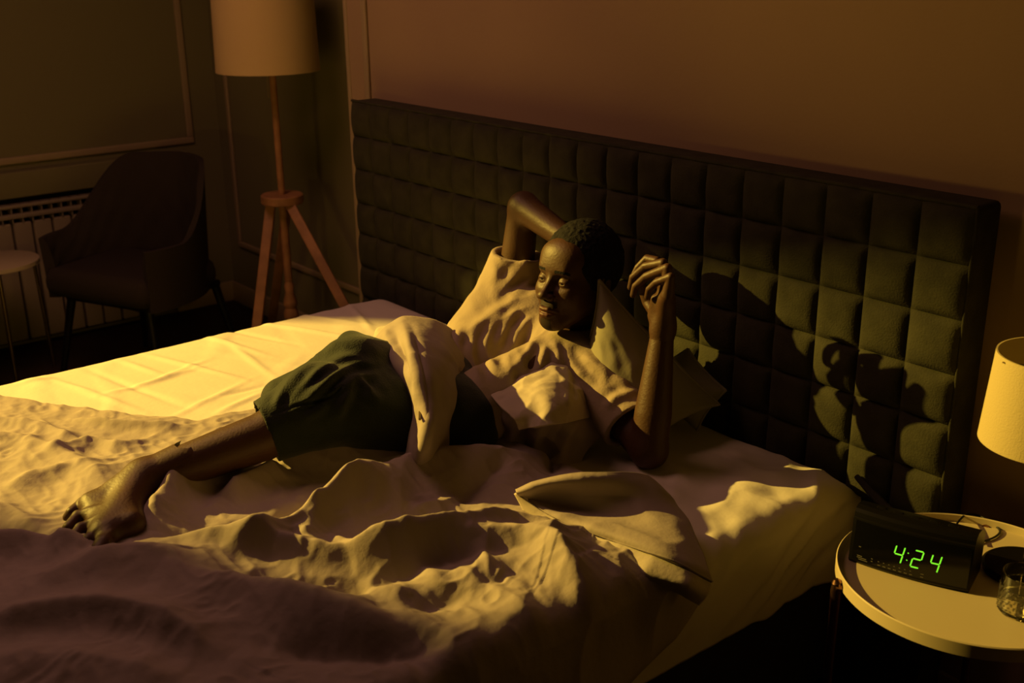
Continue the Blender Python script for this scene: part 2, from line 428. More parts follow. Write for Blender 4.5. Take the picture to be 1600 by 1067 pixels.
def fold_over(S, lo, hi, R):      # arc length across the bed -> x, drop, blend
    d = np.where(S > hi-R, S-(hi-R), np.where(S < lo+R, (lo+R)-S, 0)); sg = np.where(S > 0, 1, -1)
    a = np.clip(d/R, 0, np.pi/2); rest = np.maximum(d-R*np.pi/2, 0)
    X = np.where(S > 0, np.minimum(S, hi-R), np.maximum(S, lo+R))+sg*R*np.sin(a)
    return X, R*(1-np.cos(a))+rest, a/(np.pi/2)
X_, DR, AB = fold_over(S_, x0, x1, R_)
Zm = mattress_top(np.clip(X_, x0, x1), Y_)-DR
Zm = np.maximum(Zm, .335+.002*np.sin(Y_*40))
side = AB**2
bulge = side*(.010*noise(S_*3, Y_*7, S_*0+4)+.008*np.sin(Y_*9+S_*6))*np.where(S_ > 0, 1, 1)
side_wr = side*.006*(1-2*np.abs(noise((Y_+DR*1.4)*16, DR*5, S_*0+2)))
X_ = X_+np.where(S_ > 0, 1, -1)*(bulge*.8+side_wr)*sstep(.335, .42, Zm)
cr = sstep(-.12, 0, Y_)
Zm = Zm-.045*cr**2
V = np.stack([X_, Y_, Zm], -1).reshape(-1, 3)
Fm = grid_faces(nx, ny)
bm_ = B(); 
ms = mesh('mattress', V, Fm, M_sheet)
md = ms.modifiers.new('t', 'SOLIDIFY'); md.thickness = .008; md.offset = -1
tag(ms, 'thick mattress in a white fitted sheet, brightly lit on its far side', 'mattress')

# ---------------------------------------------------------------- duvet
def line_px(pts, z=.62): return np.array([P(u, v, z)[:2] for u, v in pts])
def fold(X, Y, pts, h, wl, wr, z=.62, sharp=1.6, taper=True):
    """height of one fold: wl / wr = widths left and right of the travelling direction"""
    q = line_px(pts, z); q = catmull(q, max(6, 3*len(q))); n = len(q)-1
    bd = np.full(X.shape, 9.); bv = np.zeros(X.shape); bt = np.zeros(X.shape)
    for i in range(n):
        a, b_ = q[i], q[i+1]; ba = b_-a; L = ba.dot(ba)+1e-12
        t = np.clip(((X-a[0])*ba[0]+(Y-a[1])*ba[1])/L, 0, 1)
        dx = X-a[0]-t*ba[0]; dy = Y-a[1]-t*ba[1]; d = np.hypot(dx, dy)
        sgn = np.sign(ba[0]*dy-ba[1]*dx); m = d < bd
        bd = np.where(m, d, bd); bv = np.where(m, sgn, bv); bt = np.where(m, (i+t)/n, bt)
    w = np.where(bv > 0, wl, wr)
    tp = np.clip(1.6*np.sin(np.pi*np.clip(bt, .04, .96)), 0, 1) if taper else 1
    return h*np.exp(-np.abs(bd/w)**sharp)*tp
FOLDS = [
 # pts, height, width to the left of travel, width to the right
 ([(330,885),(430,862),(520,822),(575,797),(650,812)], .040, .05, .020),
 ([(470,868),(492,850),(505,822)], .022, .02, .02),
 ([(510,850),(560,870),(600,885)], .014, .02, .02),
 ([(180,868),(300,862),(420,872),(560,886),(680,866),(800,830),(890,842)], .040, .035, .022),
 ([(200,905),(420,925),(600,915),(720,885),(900,870)], -.030, .03, .03),
 ([(540,905),(620,885),(740,866),(850,862),(935,880)], .055, .05, .10),
 ([(640,885),(700,925),(765,930)], .013, .018, .02),
 ([(745,868),(770,905),(835,930)], .014, .016, .02),
 ([(815,858),(870,885),(895,930)], .013, .015, .02),
 ([(560,905),(600,930),(650,940)], .012, .016, .02),
 ([(640,815),(690,800),(720,780)], .014, .016, .02),
 ([(860,868),(905,920),(940,978)], .032, .04, .03),
 ([(700,905),(780,935),(850,985)], .022, .03, .03),
 ([(620,960),(720,935),(830,905)], -.020, .03, .03),
 ([(225,850),(262,800),(330,752),(420,722)], .055, .035, .045),
 ([(345,792),(400,765),(445,742)], .040, .02, .035),
 ([(190,862),(330,842),(480,800),(640,742)], -.030, .02, .03),
 ([(480,850),(560,800),(650,752),(770,738),(850,722)], .060, .06, .07),
 ([(700,800),(760,760),(800,740)], -.022, .02, .02),
 ([(0,960),(150,915),(260,905),(420,950),(560,985),(720,1000)], .060, .06, .06),
 ([(420,1012),(560,1020),(720,1012)], -.035, .03, .03),
 ([(-60,1010),(80,985),(220,985),(380,1040)], .045, .05, .03),
 ([(-60,880),(60,860),(150,880)], .045, .03, .03),
 ([(-60,830),(60,848),(110,862)], -.035, .02, .03),
 ([(-80,700),(20,690),(90,712),(150,745),(180,800)], .022, .03, .04),
 ([(10,770),(60,745),(120,740)], .016, .02, .03),
 ([(-40,790),(30,810),(60,835)], .018, .03, .03),
 ([(60,720),(140,694),(190,702),(235,690)], .020, .018, .02),
 ([(-60,660),(60,668),(140,700)], .018, .02, .03),
 ([(110,655),(200,668),(290,672)], .020, .02, .015),
 ([(120,640),(180,652),(250,660)], .012, .006, .02),
 ([(-100,1060),(100,1050),(300,1075)], .03, .05, .05),
 ([(640,1040),(800,990),(960,985)], .02, .05, .05),
 ([(930,930),(1010,905),(1060,880)], .02, .03, .03),
 ([(380,705),(470,722),(560,722),(640,705)], .050, .06, .05),
 ([(250,800),(300,770),(360,748)], .02, .02, .03),
 ([(880,700),(930,668),(1000,688),(1040,725)], .075, .035, .05),
 ([(860,745),(868,700),(900,650)], -.028, .012, .02),
]
OUT = line_px([(-300,560),(-100,602),(0,624),(150,643),(300,664),(420,640),(560,620),(700,610),(800,640),(880,640),(950,650),(1010,690),(1040,730),(1075,790)], .60)
nx, ny = 620, 560
ylo, yhi = -2.2, -.30
# across: from the far edge (varies) to the near side, over the mattress edge
edgex = lambda Y: np.interp(Y, OUT[:, 1][np.argsort(OUT[:, 1])], OUT[:, 0][np.argsort(OUT[:, 1])])
yy = np.linspace(ylo, -.52, ny)
drop_y = np.interp(yy, [-2.2, -1.5, -1.15, -.98, -.80, -.66, -.57, -.52], [.26, .22, .17, .145, .11, .075, .03, .0])
cap = np.interp(yy, [-2.2, -.80, -.66, -.57, -.52], [0, 0, .02, .06, .14])
far = np.array([edgex(v) for v in yy])
hiD = .965; RD = .055
t = np.linspace(0, 1, nx)[:, None]
S0 = far[None, :]; S1 = (hiD+.03-cap+drop_y)[None, :]
S_ = S0+(S1-S0)*t; Y_ = np.broadcast_to(yy[None, :], S_.shape).copy()
X_, DR, AB = fold_over(np.maximum(S_, -5), -9, hiD, RD)
edge = np.minimum((S_-S0), 9.)
edge2 = np.minimum(S1-S_, 9.)
endd = (-.52-Y_)
soft = lambda d, w: np.sqrt(np.clip(1-(1-np.clip(d/w, 0, 1))**2, 0, 1))
loft = .052*soft(edge, .05)*soft(edge2, .035)*soft(endd, .03)+.004
Z_ = MZ+loft
H = np.zeros_like(X_)
for pts, h, wl, wr in FOLDS: H = H+fold(X_, Y_, pts, h, wl, wr)
H = H+.010*noise(X_*4, Y_*4, X_*0+11)
H = H+.0035*(1-2*np.abs(noise(X_*7-Y_*4+2*noise(X_*4, Y_*4), Y_*13+X_*9, X_*0+3)))
H = H+.0021*(1-2*np.abs(noise(X_*31+noise(X_*9, Y_*9)*2, Y_*37, X_*0+6)))+.0008*noise(X_*75, Y_*75)
fade = np.minimum(soft(edge, .06), soft(edge2, .06))*soft(endd, .05)
Z_ = Z_+H*(.15+.85*fade)*(1-.55*AB)-DR
Z_ = np.maximum(Z_, MZ+.004-DR)
X_ = X_+AB*(.012+.012*noise(S_*6, Y_*6, X_*0+8)+.006*(1-2*np.abs(noise(Y_*13, DR*8, X_*0+5)))*fade)
V = np.stack([X_, Y_, Z_], -1).reshape(-1, 3)
duvet = thing('duvet', (.3, -1.2, MZ), 'rumpled mauve duvet pushed down over the bed and the reclining person', 'duvet')
o = mesh('duvet_cover', V, grid_faces(nx, ny), M_duvet)
md = o.modifiers.new('t', 'SOLIDIFY'); md.thickness = .006; md.offset = -1
keep(o, duvet)
# seam along the far edge
o = B().tube([(edgex(v)+.004, v, MZ+.012) for v in np.linspace(-2.15, -1.03, 60)], .0035, 8).build('edge_seam', M_duvet); keep(o, duvet)
# rolled-back corner (upper lip, inside, lower lip)
o = patch('turned_back_corner', [
  [(806,766,.668),(850,750,.688),(900,741,.700),(960,739,.700),(1010,745,.680),(1045,775,.640)],
  [(808,771,.668),(852,758,.684),(902,752,.692),(960,751,.690),(1016,760,.670),(1055,790,.630)],
  [(815,776,.655),(868,772,.655),(920,775,.658),(980,780,.655),(1035,795,.645),(1076,820,.620)],
  [(822,780,.645),(878,792,.632),(940,806,.632),(1000,820,.635),(1055,840,.630),(1094,862,.605)],
  [(826,784,.645),(884,808,.640),(950,830,.645),(1015,850,.645),(1070,872,.630),(1106,893,.595)],
  [(828,789,.640),(884,818,.634),(950,843,.634),(1020,867,.636),(1075,889,.620),(1112,910,.58)]], M_duvet, n=90, m=90, wr=.003, seed=3)
keep(o, duvet)
o = patch('corner_underside', [
  [(805,770,.664),(860,806,.638),(930,838,.632),(1010,865,.632),(1075,892,.618),(1110,912,.585)],
  [(822,800,.630),(870,836,.610),(940,868,.610),(1010,895,.612),(1070,915,.60),(1104,930,.57)],
  [(850,830,.60),(890,852,.59),(940,880,.59),(1000,905,.59),(1055,925,.58),(1092,945,.55)]], M_duvet_in, n=50, m=80, wr=.003, seed=9)
keep(o, duvet)
# fold draped over the hip
drape_rows = [
  [(577,545,.77),(602,512,.805),(640,497,.82),(690,508,.79),(722,535,.74)],
  [(588,560,.77),(618,540,.82),(650,530,.835),(698,545,.79),(731,575,.72)],
  [(610,585,.76),(640,578,.82),(664,575,.835),(705,590,.77),(733,612,.69)],
  [(634,612,.74),(652,614,.795),(672,618,.80),(708,628,.74),(728,645,.67)],
  [(646,645,.72),(658,655,.76),(672,660,.765),(698,662,.71),(716,672,.65)],
  [(642,690,.685),(652,700,.71),(664,705,.71),(684,705,.67),(700,705,.64)],
  [(636,722,.645),(644,730,.655),(656,732,.655),(672,730,.645),(690,728,.62)]]
hipf = keep(patch('hip_fold', drape_rows, M_duvet, n=150, m=120, wr=.0035, freq=11, thick=.008, seed=5, lines=[
  ([(604,514),(612,545),(632,590),(646,625)], .016, 6), ([(582,545),(600,572),(622,600),(640,622)], .013, 6),
  ([(628,502),(640,540),(652,590),(656,640),(652,700)], .016, 6), ([(660,505),(690,530),(705,570)], .006, 10),
  ([(672,640),(668,680),(660,715)], .010, 7), ([(715,560),(712,600),(700,650)], .006, 9)]), duvet)
keep(patch('hip_fold_lining', [
  [(576,552,.755),(592,522,.78),(612,512,.80),(634,512,.81)],
  [(584,575,.74),(604,548,.77),(624,545,.795),(644,548,.81)],
  [(600,600,.73),(618,590,.755),(634,588,.775),(652,592,.80)],
  [(622,628,.71),(632,625,.725),(642,625,.745),(656,632,.765)]], M_duvet_in, n=60, m=70, wr=.014, freq=17, thick=.006, seed=8), duvet)
sub(B().tube([P(656, 655-14*k, .775+.004*k) for k in range(2)], .0028).build('zip_pull', M_steel), hipf)
# dark bunched folds across the belly with a lit peaked corner
keep(patch('belly_fold', [
  [(700,640,.66),(730,618,.69),(770,628,.705),(830,640,.70),(885,645,.69),(940,640,.64)],
  [(690,668,.62),(730,645,.66),(780,650,.675),(840,660,.67),(895,672,.65),(935,672,.615)],
  [(685,695,.58),(730,680,.60),(790,688,.61),(840,695,.61),(880,700,.60),(915,705,.585)],
  [(680,725,.55),(730,722,.56),(790,728,.56),(840,730,.56),(870,735,.56),(900,738,.55)]], M_duvet, n=100, m=120, wr=.012, freq=10, thick=.006, seed=12, lines=[
  ([(720,628),(745,660),(760,700)], .014, 9), ([(780,640),(800,670),(790,715)], .014, 9), ([(850,655),(835,690),(845,725)], .014, 8),
  ([(900,655),(880,690),(872,725)], .012, 7), ([(700,690),(770,680),(830,700)], .012, 8)]), duvet)
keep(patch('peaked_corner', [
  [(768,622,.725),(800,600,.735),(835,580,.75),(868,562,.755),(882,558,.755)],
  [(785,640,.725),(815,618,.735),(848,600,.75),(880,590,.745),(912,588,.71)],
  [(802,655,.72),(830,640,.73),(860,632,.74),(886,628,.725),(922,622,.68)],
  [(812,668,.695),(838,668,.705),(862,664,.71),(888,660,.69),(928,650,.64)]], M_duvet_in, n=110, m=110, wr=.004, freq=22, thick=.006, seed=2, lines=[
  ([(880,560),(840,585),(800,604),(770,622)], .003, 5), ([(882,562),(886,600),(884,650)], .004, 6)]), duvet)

# ---------------------------------------------------------------- pillows
def pillow(name, c00, c10, c11, c01, th, m, label, seed=0, n=60):
    """cushion spanned by four corners; bulges to both sides, seam round the edge"""
    c = [np.array(q) for q in (c00, c10, c11, c01)]
    u = np.linspace(0, 1, n); U, W_ = np.meshgrid(u, u, indexing='ij')
    nrm = np.cross(c[1]-c[0], c[3]-c[0]); nrm /= np.linalg.norm(nrm)
    V = []; F = []
    # pulled-in edges, pointed corners
    pin = .045
    Up = U+pin*(W_*(1-W_))*4*(.5-U)*2*np.abs(2*U-1)**2; Wp = W_+pin*(U*(1-U))*4*(.5-W_)*2*np.abs(2*W_-1)**2
    base = (1-Up)[..., None]*(1-Wp)[..., None]*c[0]+Up[..., None]*(1-Wp)[..., None]*c[1]+(Up*Wp)[..., None]*c[2]+((1-Up)*Wp)[..., None]*c[3]
    prof = (np.clip(1-np.abs(2*U-1)**2.4, 0, 1)*np.clip(1-np.abs(2*W_-1)**2.4, 0, 1))**.55
    for sgn in (1, -1):
        wr = .006*(1-2*np.abs(noise(U*4+seed, W_*4, U*0+sgn)))*prof+.003*noise(U*11, W_*11+seed)*prof
        off = len(V); V += list((base+nrm*(sgn*(th/2*prof+wr))[..., None]).reshape(-1, 3))
        f = grid_faces(n, n, off); F += (f if sgn > 0 else f[:, ::-1]).tolist()
    b = B(); b.V = [tuple(v) for v in V]; b.F = F
    r = thing(name, tuple((c[0]+c[1]+c[2]+c[3])/4), label, 'pillow')
    keep(mesh('pillowcase', V, F, m), r)
    rim = [base[i, 0] for i in range(n)]+[base[-1, j] for j in range(n)]+[base[i, -1] for i in range(n-1, -1, -1)]+[base[0, j] for j in range(n-1, -1, -1)]
    keep(B().tube(rim[::2]+[rim[0]], .0035, 8).build('piping', m), r)
    return r
pillow('pillow', Q(936,437,-.29), Q(1124,632,-.09), P(1012,690,.61), P(899,590,.685), .17, M_pillow,
       'olive-grey pillow leaning up behind the reclining person, one corner pointing up', 1)
pillow('pillow', Q(1075,545,-.06), Q(1134,610,-.045), P(1090,672,.585), Q(985,590,-.12), .09, M_pillow,
       'pillow squeezed between the front pillow and the headboard', 6)

# ---------------------------------------------------------------- person
SN = P(935,598,.700); SF = P(800,484,.755); NB = P(897,518,.775)
EN = P(1014,702,.610); WN = Q(1036,512,-.285)
EF = Q(818,324,-.20); HF = Q(903,386,-.225)
HN = P(700,665,.655); HFR = P(675,605,.665)
KN = P(500,628,.765); AN = P(226,750,.668)
KF = P(553,575,.795); AF = P(600,690,.62)
person = thing('person', (.3, -.7, MZ), 'person in cream t-shirt and green shorts lying on the bed, arm behind head', 'person')
PARTS = []                                   # (verts, faces, material index)
# body: torso, limbs
lo, hi = box_of([SN, SF, EN, EF, HF, WN, HN, KN, AN, KF, AF, NB], .13)
S = SDF(lo, hi, .0062)
mid = (SN+SF)/2
S.add(S.cone(SN*.75+SF*.25, HN, .085, .085), .03); S.add(S.cone(SF*.75+SN*.25, HFR, .085, .085), .05)
S.add(S.cone(SN, SF, .05, .05), .05); S.add(S.cone(NB, mid, .05, .06), .04)
S.chain([SF, EF], [.050, .038], .03); S.chain([EF, HF], [.039, .027], .012)
S.chain([SN, EN], [.050, .042], .03)
S.chain([EN, EN*.7+WN*.3, WN], [.040, .041, .024], .012)
S.chain([HN, KN], [.082, .054], .03); S.chain([HFR, KF], [.082, .058], .03)
calf = KN*.62+AN*.38+np.array([.012, .01, -.012])
S.chain([KN, calf, AN], [.050, .050, .038], .02); S.chain([KF, AF], [.05, .035], .02)
PARTS.append((*S.mesh(), 0))
# foot
def FP(u, v, z): return P(u, v, z)
heel = FP(252,782,.615); ball = FP(140,828,.628)
toes = [([(128,786,.645),(112,800,.640),(106,808,.630)], .0105), ([(122,806,.648),(107,824,.640),(101,834,.628)], .0108),
        ([(126,826,.648),(112,844,.640),(105,856,.626)], .0112), ([(138,844,.648),(124,862,.638),(117,873,.622)], .0118),
        ([(162,850,.648),(146,874,.636),(137,886,.620)], .0165)]
tp = [[FP(*q) for q in c] for c, r in toes]
lo, hi = box_of([heel, AN, ball]+[q for c in tp for q in c], .06)
S = SDF(lo, hi, .0022)
a1 = AN*.75+KN*.25
S.chain([a1, AN], [.0425, .039], .02)
S.add(S.cone(AN, heel, .033, .028), .02)
S.add(S.cone(AN, FP(145,786,.650), .037, .019), .02)
S.add(S.cone(FP(195,772,.655), FP(205,818,.650), .027, .027), .03); S.add(S.cone(FP(165,790,.648), FP(180,830,.645), .021, .021), .025)
S.add(S.cone(AN, FP(165,828,.650), .034, .023), .02)
S.add(S.cone(heel, FP(165,846,.630), .026, .020), .02)
S.add(S.cone(FP(142,790,.645), FP(162,842,.640), .019, .021), .025)
S.add(S.ell(FP(212,730,.672), (.013,.013,.014)), .014)
for c, (_, r) in zip(tp, toes):
    S.add(S.cone(FP(185,805,.650), c[0], .016, r), .008)
    S.chain(c, [r, r*1.02, r*.92], .0035)
for q in range(5):
    S.ridge([FP(195,780+q*8,.672), tp[q][0]+[0,0,.012]], .0022, .005)
PARTS.append((*S.mesh(), 0))
nails = B()
# near hand
Y0 = -.285
def H(u, v, dy=0): return Q(u, v, Y0+dy)
fing = [([(1037,445,.03),(1026,408,.032),(1011,404,.03),(997,418,.02),(991,429,.015)], [.013,.0105,.0092,.0082,.0070]),
        ([(1040,450,.01),(1036,411,.012),(1009,416,.008),(989,433,.002),(985,449,0)], [.013,.0108,.0095,.0083,.0070]),
        ([(1042,455,-.01),(1043,419,-.010),(1010,432,-.014),(993,447,-.018),(989,461,-.02)], [.013,.0108,.0093,.0080,.0068]),
        ([(1043,462,-.026),(1048,433,-.028),(1026,441,-.034),(1014,452,-.036),(1011,464,-.034)], [.012,.0098,.0082,.0072,.0062])]
fp = [([H(*q) for q in c], r) for c, r in fing]
lo, hi = box_of([WN]+[q for c, r in fp for q in c], .045); lo = lo-np.array([.0, 0, .02])
S = SDF(lo, hi, .0017)
w2 = EN*.25+WN*.75
S.chain([w2, WN], [.0283, .0235], .02)
S.add(S.cone(WN, H(1040,468,.012), .022, .020), .02); S.add(S.cone(WN, H(1042,468,-.014), .021, .018), .02)
S.add(S.cone(H(1024,492,-.005), H(1026,468,-.012), .017, .013), .012)     # heel of the hand
S.add(S.cone(H(1032,440,.02), H(1046,448,-.022), .0135, .0125), .015)
for pts, rs in fp:
    S.add(S.cone(H(1038,480,0), pts[0], .016, rs[0]), .012)
    S.chain(pts, rs, .004)
thumb = [H(1026,490,.022), H(1012,472,.024), H(1005,456,.020), H(1002,444,.014)]
S.chain(thumb, [.016, .0125, .0098, .0080], .006)
PARTS.append((*S.mesh(), 0))
# far hand cupping the back of the head
hw = HF; 
lo, hi = box_of([HF, Q(950,400,-.12), Q(945,450,-.15)], .06)
S = SDF(lo, hi, .003)
S.chain([EF*.2+HF*.8, HF], [.029, .026], .02); S.add(S.cone(HF, Q(930,398,-.13), .026, .026), .02)
for q in range(4):
    S.chain([Q(930,390+q*8,-.11), Q(940,402+q*9,-.13), Q(944,420+q*8,-.15)], [.0105, .0095, .008], .004)
S.chain([Q(920,405,-.12), Q(925,425,-.13), Q(932,440,-.14)], [.012, .010, .008], .005)
PARTS.append((*S.mesh(), 0))
# head
Fc = np.array([-.70, -.10, .70]); Uc = np.array([.10, .98, .24])
toW = lambda c: RX*c[0]+UP*c[1]-FW*c[2]
Fd = toW(Fc); Fd /= np.linalg.norm(Fd); Ud = toW(Uc); Ud -= Fd*Ud.dot(Fd); Ud /= np.linalg.norm(Ud); Xd = np.cross(Fd, Ud)
E0 = P(861,438,.932)
HO = E0-Fd*.088
HR = np.stack([Xd, Fd, Ud])                  # world -> head rows
toL = lambda p: HR@(np.array(p)-HO)
S = SDF((-.10, -.125, -.20), (.10, .14, .145), .00165)
S.add(S.ell((0, -.015, .032), (.073, .094, .088)), .01)
S.add(S.ell((0, .028, -.02), (.060, .064, .088)), .03)
for sg in (-1, 1):
    S.add(S.cone((sg*.052, .002, -.045), (sg*.022, .066, -.096), .019, .015), .03)
    S.add(S.ell((sg*.037, .060, -.030), (.022, .022, .022)), .03)
S.add(S.ell((0, .074, -.099), (.021, .018, .018)), .022)
S.add(S.ell((0, .078, -.066), (.027, .020, .024)), .02)
S.add(S.cone((-.030, .076, .024), (.030, .076, .024), .0125, .0125), .02)
S.add(S.ell((0, .060, .055), (.055, .030, .035)), .03)
for sg in (-1, 1):
    S.sub(S.ell((sg*.031, .103, .000), (.019, .022, .013)), .016)
    S.add(S.ell((sg*.0315, .0735, -.001), (.0165, .0148, .0130)), .005)         # lids
    S.sub(S.ell((sg*.0315, .0930, -.0030), (.0128, .0090, .0034)), .0015)       # slit
    S.ridge([(sg*.046, .075, .009), (sg*.031, .090, .0115), (sg*.017, .084, .006)], -.0014, .0022)
S.add(S.cone((0, .086, .006), (0, .108, -.030), .0065, .0098), .012)
S.add(S.ell((0, .111, -.034), (.0125, .011, .0095)), .006)
for sg in (-1, 1):
    S.add(S.ell((sg*.0145, .101, -.037), (.0092, .011, .0085)), .006)
    S.sub(S.ell((sg*.0068, .108, -.0455), (.0042, .0055, .004)), .003)
    S.ridge([(sg*.019, .096, -.040), (sg*.028, .088, -.058), (sg*.030, .080, -.072)], -.0022, .005)
    S.add(S.ell((sg*.0765, -.012, -.005), (.010, .019, .030)), .006)
    S.sub(S.ell((sg*.086, -.006, -.003), (.006, .011, .019)), .004)
S.chain([(-.024, .086, -.069), (-.010, .0985, -.0655), (0, .1000, -.0665), (.010, .0985, -.0655), (.024, .086, -.069)], [.003, .0060, .0055, .0060, .003], .004)
S.chain([(-.022, .086, -.0745), (-.009, .0965, -.0795), (0, .0980, -.0800), (.009, .0965, -.0795), (.022, .086, -.0745)], [.003, .0068, .0072, .0068, .003], .004)
S.ridge([(-.026, .088, -.0715), (-.01, .103, -.0725), (.01, .103, -.0725), (.026, .088, -.0715)], -.003, .0024)
nb = toL(NB)
S.add(S.cone((0, -.022, -.045), nb, .050, .054), .03)
V, F = S.mesh()
cx, cy, cz = V[F].mean(1).T
mi = np.zeros(len(F), int)
lw = 1-np.clip(np.abs(cx)/.026, 0, 1)**2
lip = (cy > .084) & (np.abs(cx) < .025) & (cz < -.0725+.0125*lw) & (cz > -.0725-.0145*lw)
st = (cy > .06) & (((cz < -.045) & (cz > -.060) & (np.abs(cx) < .026)) | ((np.abs(cx) < .016) & (cz < -.090) & (cz > -.118)))
brow = (cy > .066) & (np.abs(cx) > .014) & (np.abs(cx) < .048) & (np.abs(cz-(.0235-.9*(np.abs(cx)-.030)**2*4)) < .0034)
mi[st] = 2; mi[lip] = 1; mi[brow] = 3
PARTS.append((HO+V@HR, F, mi))
Vb = []; Fb = []; Mb = []; off = 0
for v, f, m_ in PARTS:
    Vb.append(v); Fb.append(f+off); off += len(v); Mb.append(np.zeros(len(f), int)+m_)
keep(mesh('body', np.concatenate(Vb), np.concatenate(Fb), [M_skin, M_lip, M_stub, M_hair], midx=np.concatenate(Mb)), person)
for sg in (-1, 1):
    c = np.array([sg*.0315, .0735, -.001]); gaze = np.array([-.25, 1., -.18]); gaze /= np.linalg.norm(gaze)
    n = 24; V = []; F = []; mi = []
    t1 = np.cross(gaze, [0, 0, 1.]); t1 /= np.linalg.norm(t1); t2 = np.cross(t1, gaze)
    for i in range(n+1):
        a = math.pi*i/n
        for k in range(n): 
            ph = 2*math.pi*k/n; V.append(HO+(c+.0131*(gaze*math.cos(a)+(t1*math.cos(ph)+t2*math.sin(ph))*math.sin(a)))@HR)
    for i in range(n):
        for k in range(n): F.append([i*n+k, i*n+(k+1) % n, (i+1)*n+(k+1) % n, (i+1)*n+k]); mi.append(1 if i < 4 else 0)
    keep(mesh('eye', V, F, [M_eye, M_iris], midx=mi), person)
# hair cap
S = SDF((-.10, -.13, -.09), (.10, .11, .15), .0024)
S.add(S.ell((0, -.020, .038), (.086, .104, .101)), .01)
S.D = np.maximum(S.D, -(S.z-(-.05+np.clip(S.y, 0, .1)*1.50-.25*np.clip(-S.y, 0, .1))))
S.D = S.D-.0022*noise(S.x*160, S.y*160, S.z*160)
V, F = S.mesh(); keep(mesh('hair', HO+V@HR, F, M_hair), person)

# ---------------------------------------------------------------- clothes
# shirt
lo, hi = box_of([SN, SF, HN, HFR, NB, EF*.55+SF*.45, EN*.6+SN*.4, P(720,505,.75)], .13)
S = SDF(lo, hi, .0042)
S.add(S.cone(SN*.75+SF*.25, HN, .092, .090), .03); S.add(S.cone(SF*.75+SN*.25, HFR, .096, .090), .05)
S.add(S.cone(SN, SF, .060, .060), .06); S.add(S.cone(NB, mid, .056, .062), .04)
tF = .56; cF = SF+(EF-SF)*tF; S.chain([SF, cF+(EF-SF)*.1], [.074, .066], .03)
S.add(S.cone(SF+(EF-SF)*.35+toW([-.02,0,0]), P(742,528,.72), .050, .075), .05)
tN = .66; cN = SN+(EN-SN)*tN; S.chain([SN, cN+(EN-SN)*.12], [.072, .064], .03)
S.D = S.D-.0020*(1-2*np.abs(noise(S.x*13+2*noise(S.x*6, S.y*6, S.z*6), S.y*15, S.z*13)))-.0012*noise(S.x*40, S.y*40, S.z*40)
def plane(S, p, n):
    n = np.array(n)/np.linalg.norm(n); return (S.x-p[0])*n[0]+(S.y-p[1])*n[1]+(S.z-p[2])*n[2]
for c, a, b_, r in ((cF, SF, EF, .057), (cN, SN, EN, .055)):
    d = (b_-a)/np.linalg.norm(b_-a)
    near = S.cone(a, b_, .10, .10)
    S.D = np.where(near < .02, np.maximum(S.D, plane(S, c, d)), S.D)
    S.sub(S.cone(c-d*.03, c+d*.05, r-.004, r+.002), .004)
nd = (HO-Fd*.01-Ud*.05)-NB; nd /= np.linalg.norm(nd)
S.sub(S.cone(NB+nd*.045, NB+nd*.16, .060, .085), .012)
V, F = S.mesh()
V = sculpt(V, F, [
  ([(743,515),(737,556),(753,603)], .009, 7), ([(765,515),(758,547),(768,565),(782,580)], .009, 7),
  ([(836,490),(815,515),(797,550),(795,580)], .011, 8), ([(845,512),(825,547),(804,573),(789,585)], .010, 8),
  ([(830,461),(804,470),(782,483),(748,508),(705,530)], .010, 8), ([(836,476),(808,487),(775,505),(760,530)], .008, 6),
  ([(855,534),(847,560),(840,585)], .009, 7), ([(881,547),(898,573),(916,592)], .009, 7),
  ([(908,553),(935,575),(952,600)], .009, 7), ([(935,566),(963,590),(988,605)], .009, 7),
  ([(830,379),(818,415),(786,452),(768,478)], .008, 8), ([(836,422),(821,444),(791,465)], .008, 6),
  ([(1005,612),(967,618),(945,640)], .007, 6), ([(865,528),(872,555),(885,580)], .007, 6),
  ([(812,480),(790,510),(775,545)], .007, 6), ([(770,400),(776,430),(764,470)], .006, 8), ([(800,520),(812,560),(826,590)], .007, 7),
  ([(720,505),(716,540),(728,575)], .006, 7)])
tee = keep(mesh('t_shirt', V, F, M_shirt), person)
ring = []; q1 = np.cross(nd, [0, 0, 1.]); q1 /= np.linalg.norm(q1); q2 = np.cross(nd, q1)
for k in range(41):
    a = 2*math.pi*k/40; ring.append(NB+nd*.040+(q1*math.cos(a)+q2*math.sin(a))*.062)
sub(B().tube(ring, .006, 8).build('collar', M_shirt), tee)
# shorts
lo, hi = box_of([HN, HFR, KN, KF, KN+(AN-KN)*.3], .14)
S = SDF(lo, hi, .0042)
KE = KN+(AN-KN)*.33
S.add(S.cone(HN, KN, .102, .076), .03); S.add(S.cone(KN, KE, .076, .056), .03)
S.add(S.cone(HFR, KF, .100, .064), .05); S.add(S.cone(HN, HFR, .10, .10), .05)
S.add(S.cone(KF, P(445,625,.735), .050, .050), .05)
S.add(S.cone(KN-[0, 0, .035], KE-[0, 0, .030], .060, .050), .03)
S.add(S.cone(P(549,527,.82), KF, .010, .05), .03)
S.add(S.cone(P(548,542,.81), P(572,556,.80), .028, .026), .04)
S.D = S.D-.0015*(1-2*np.abs(noise(S.x*14+2*noise(S.x*6, S.y*6, S.z*6), S.y*12, S.z*15)))-.001*noise(S.x*45, S.y*45, S.z*45)
d = (AN-KN)/np.linalg.norm(AN-KN)
S.D = np.maximum(S.D, plane(S, KE, d)); S.sub(S.cone(KE-d*.025, KE+d*.05, .050, .053), .004)
V, F = S.mesh()
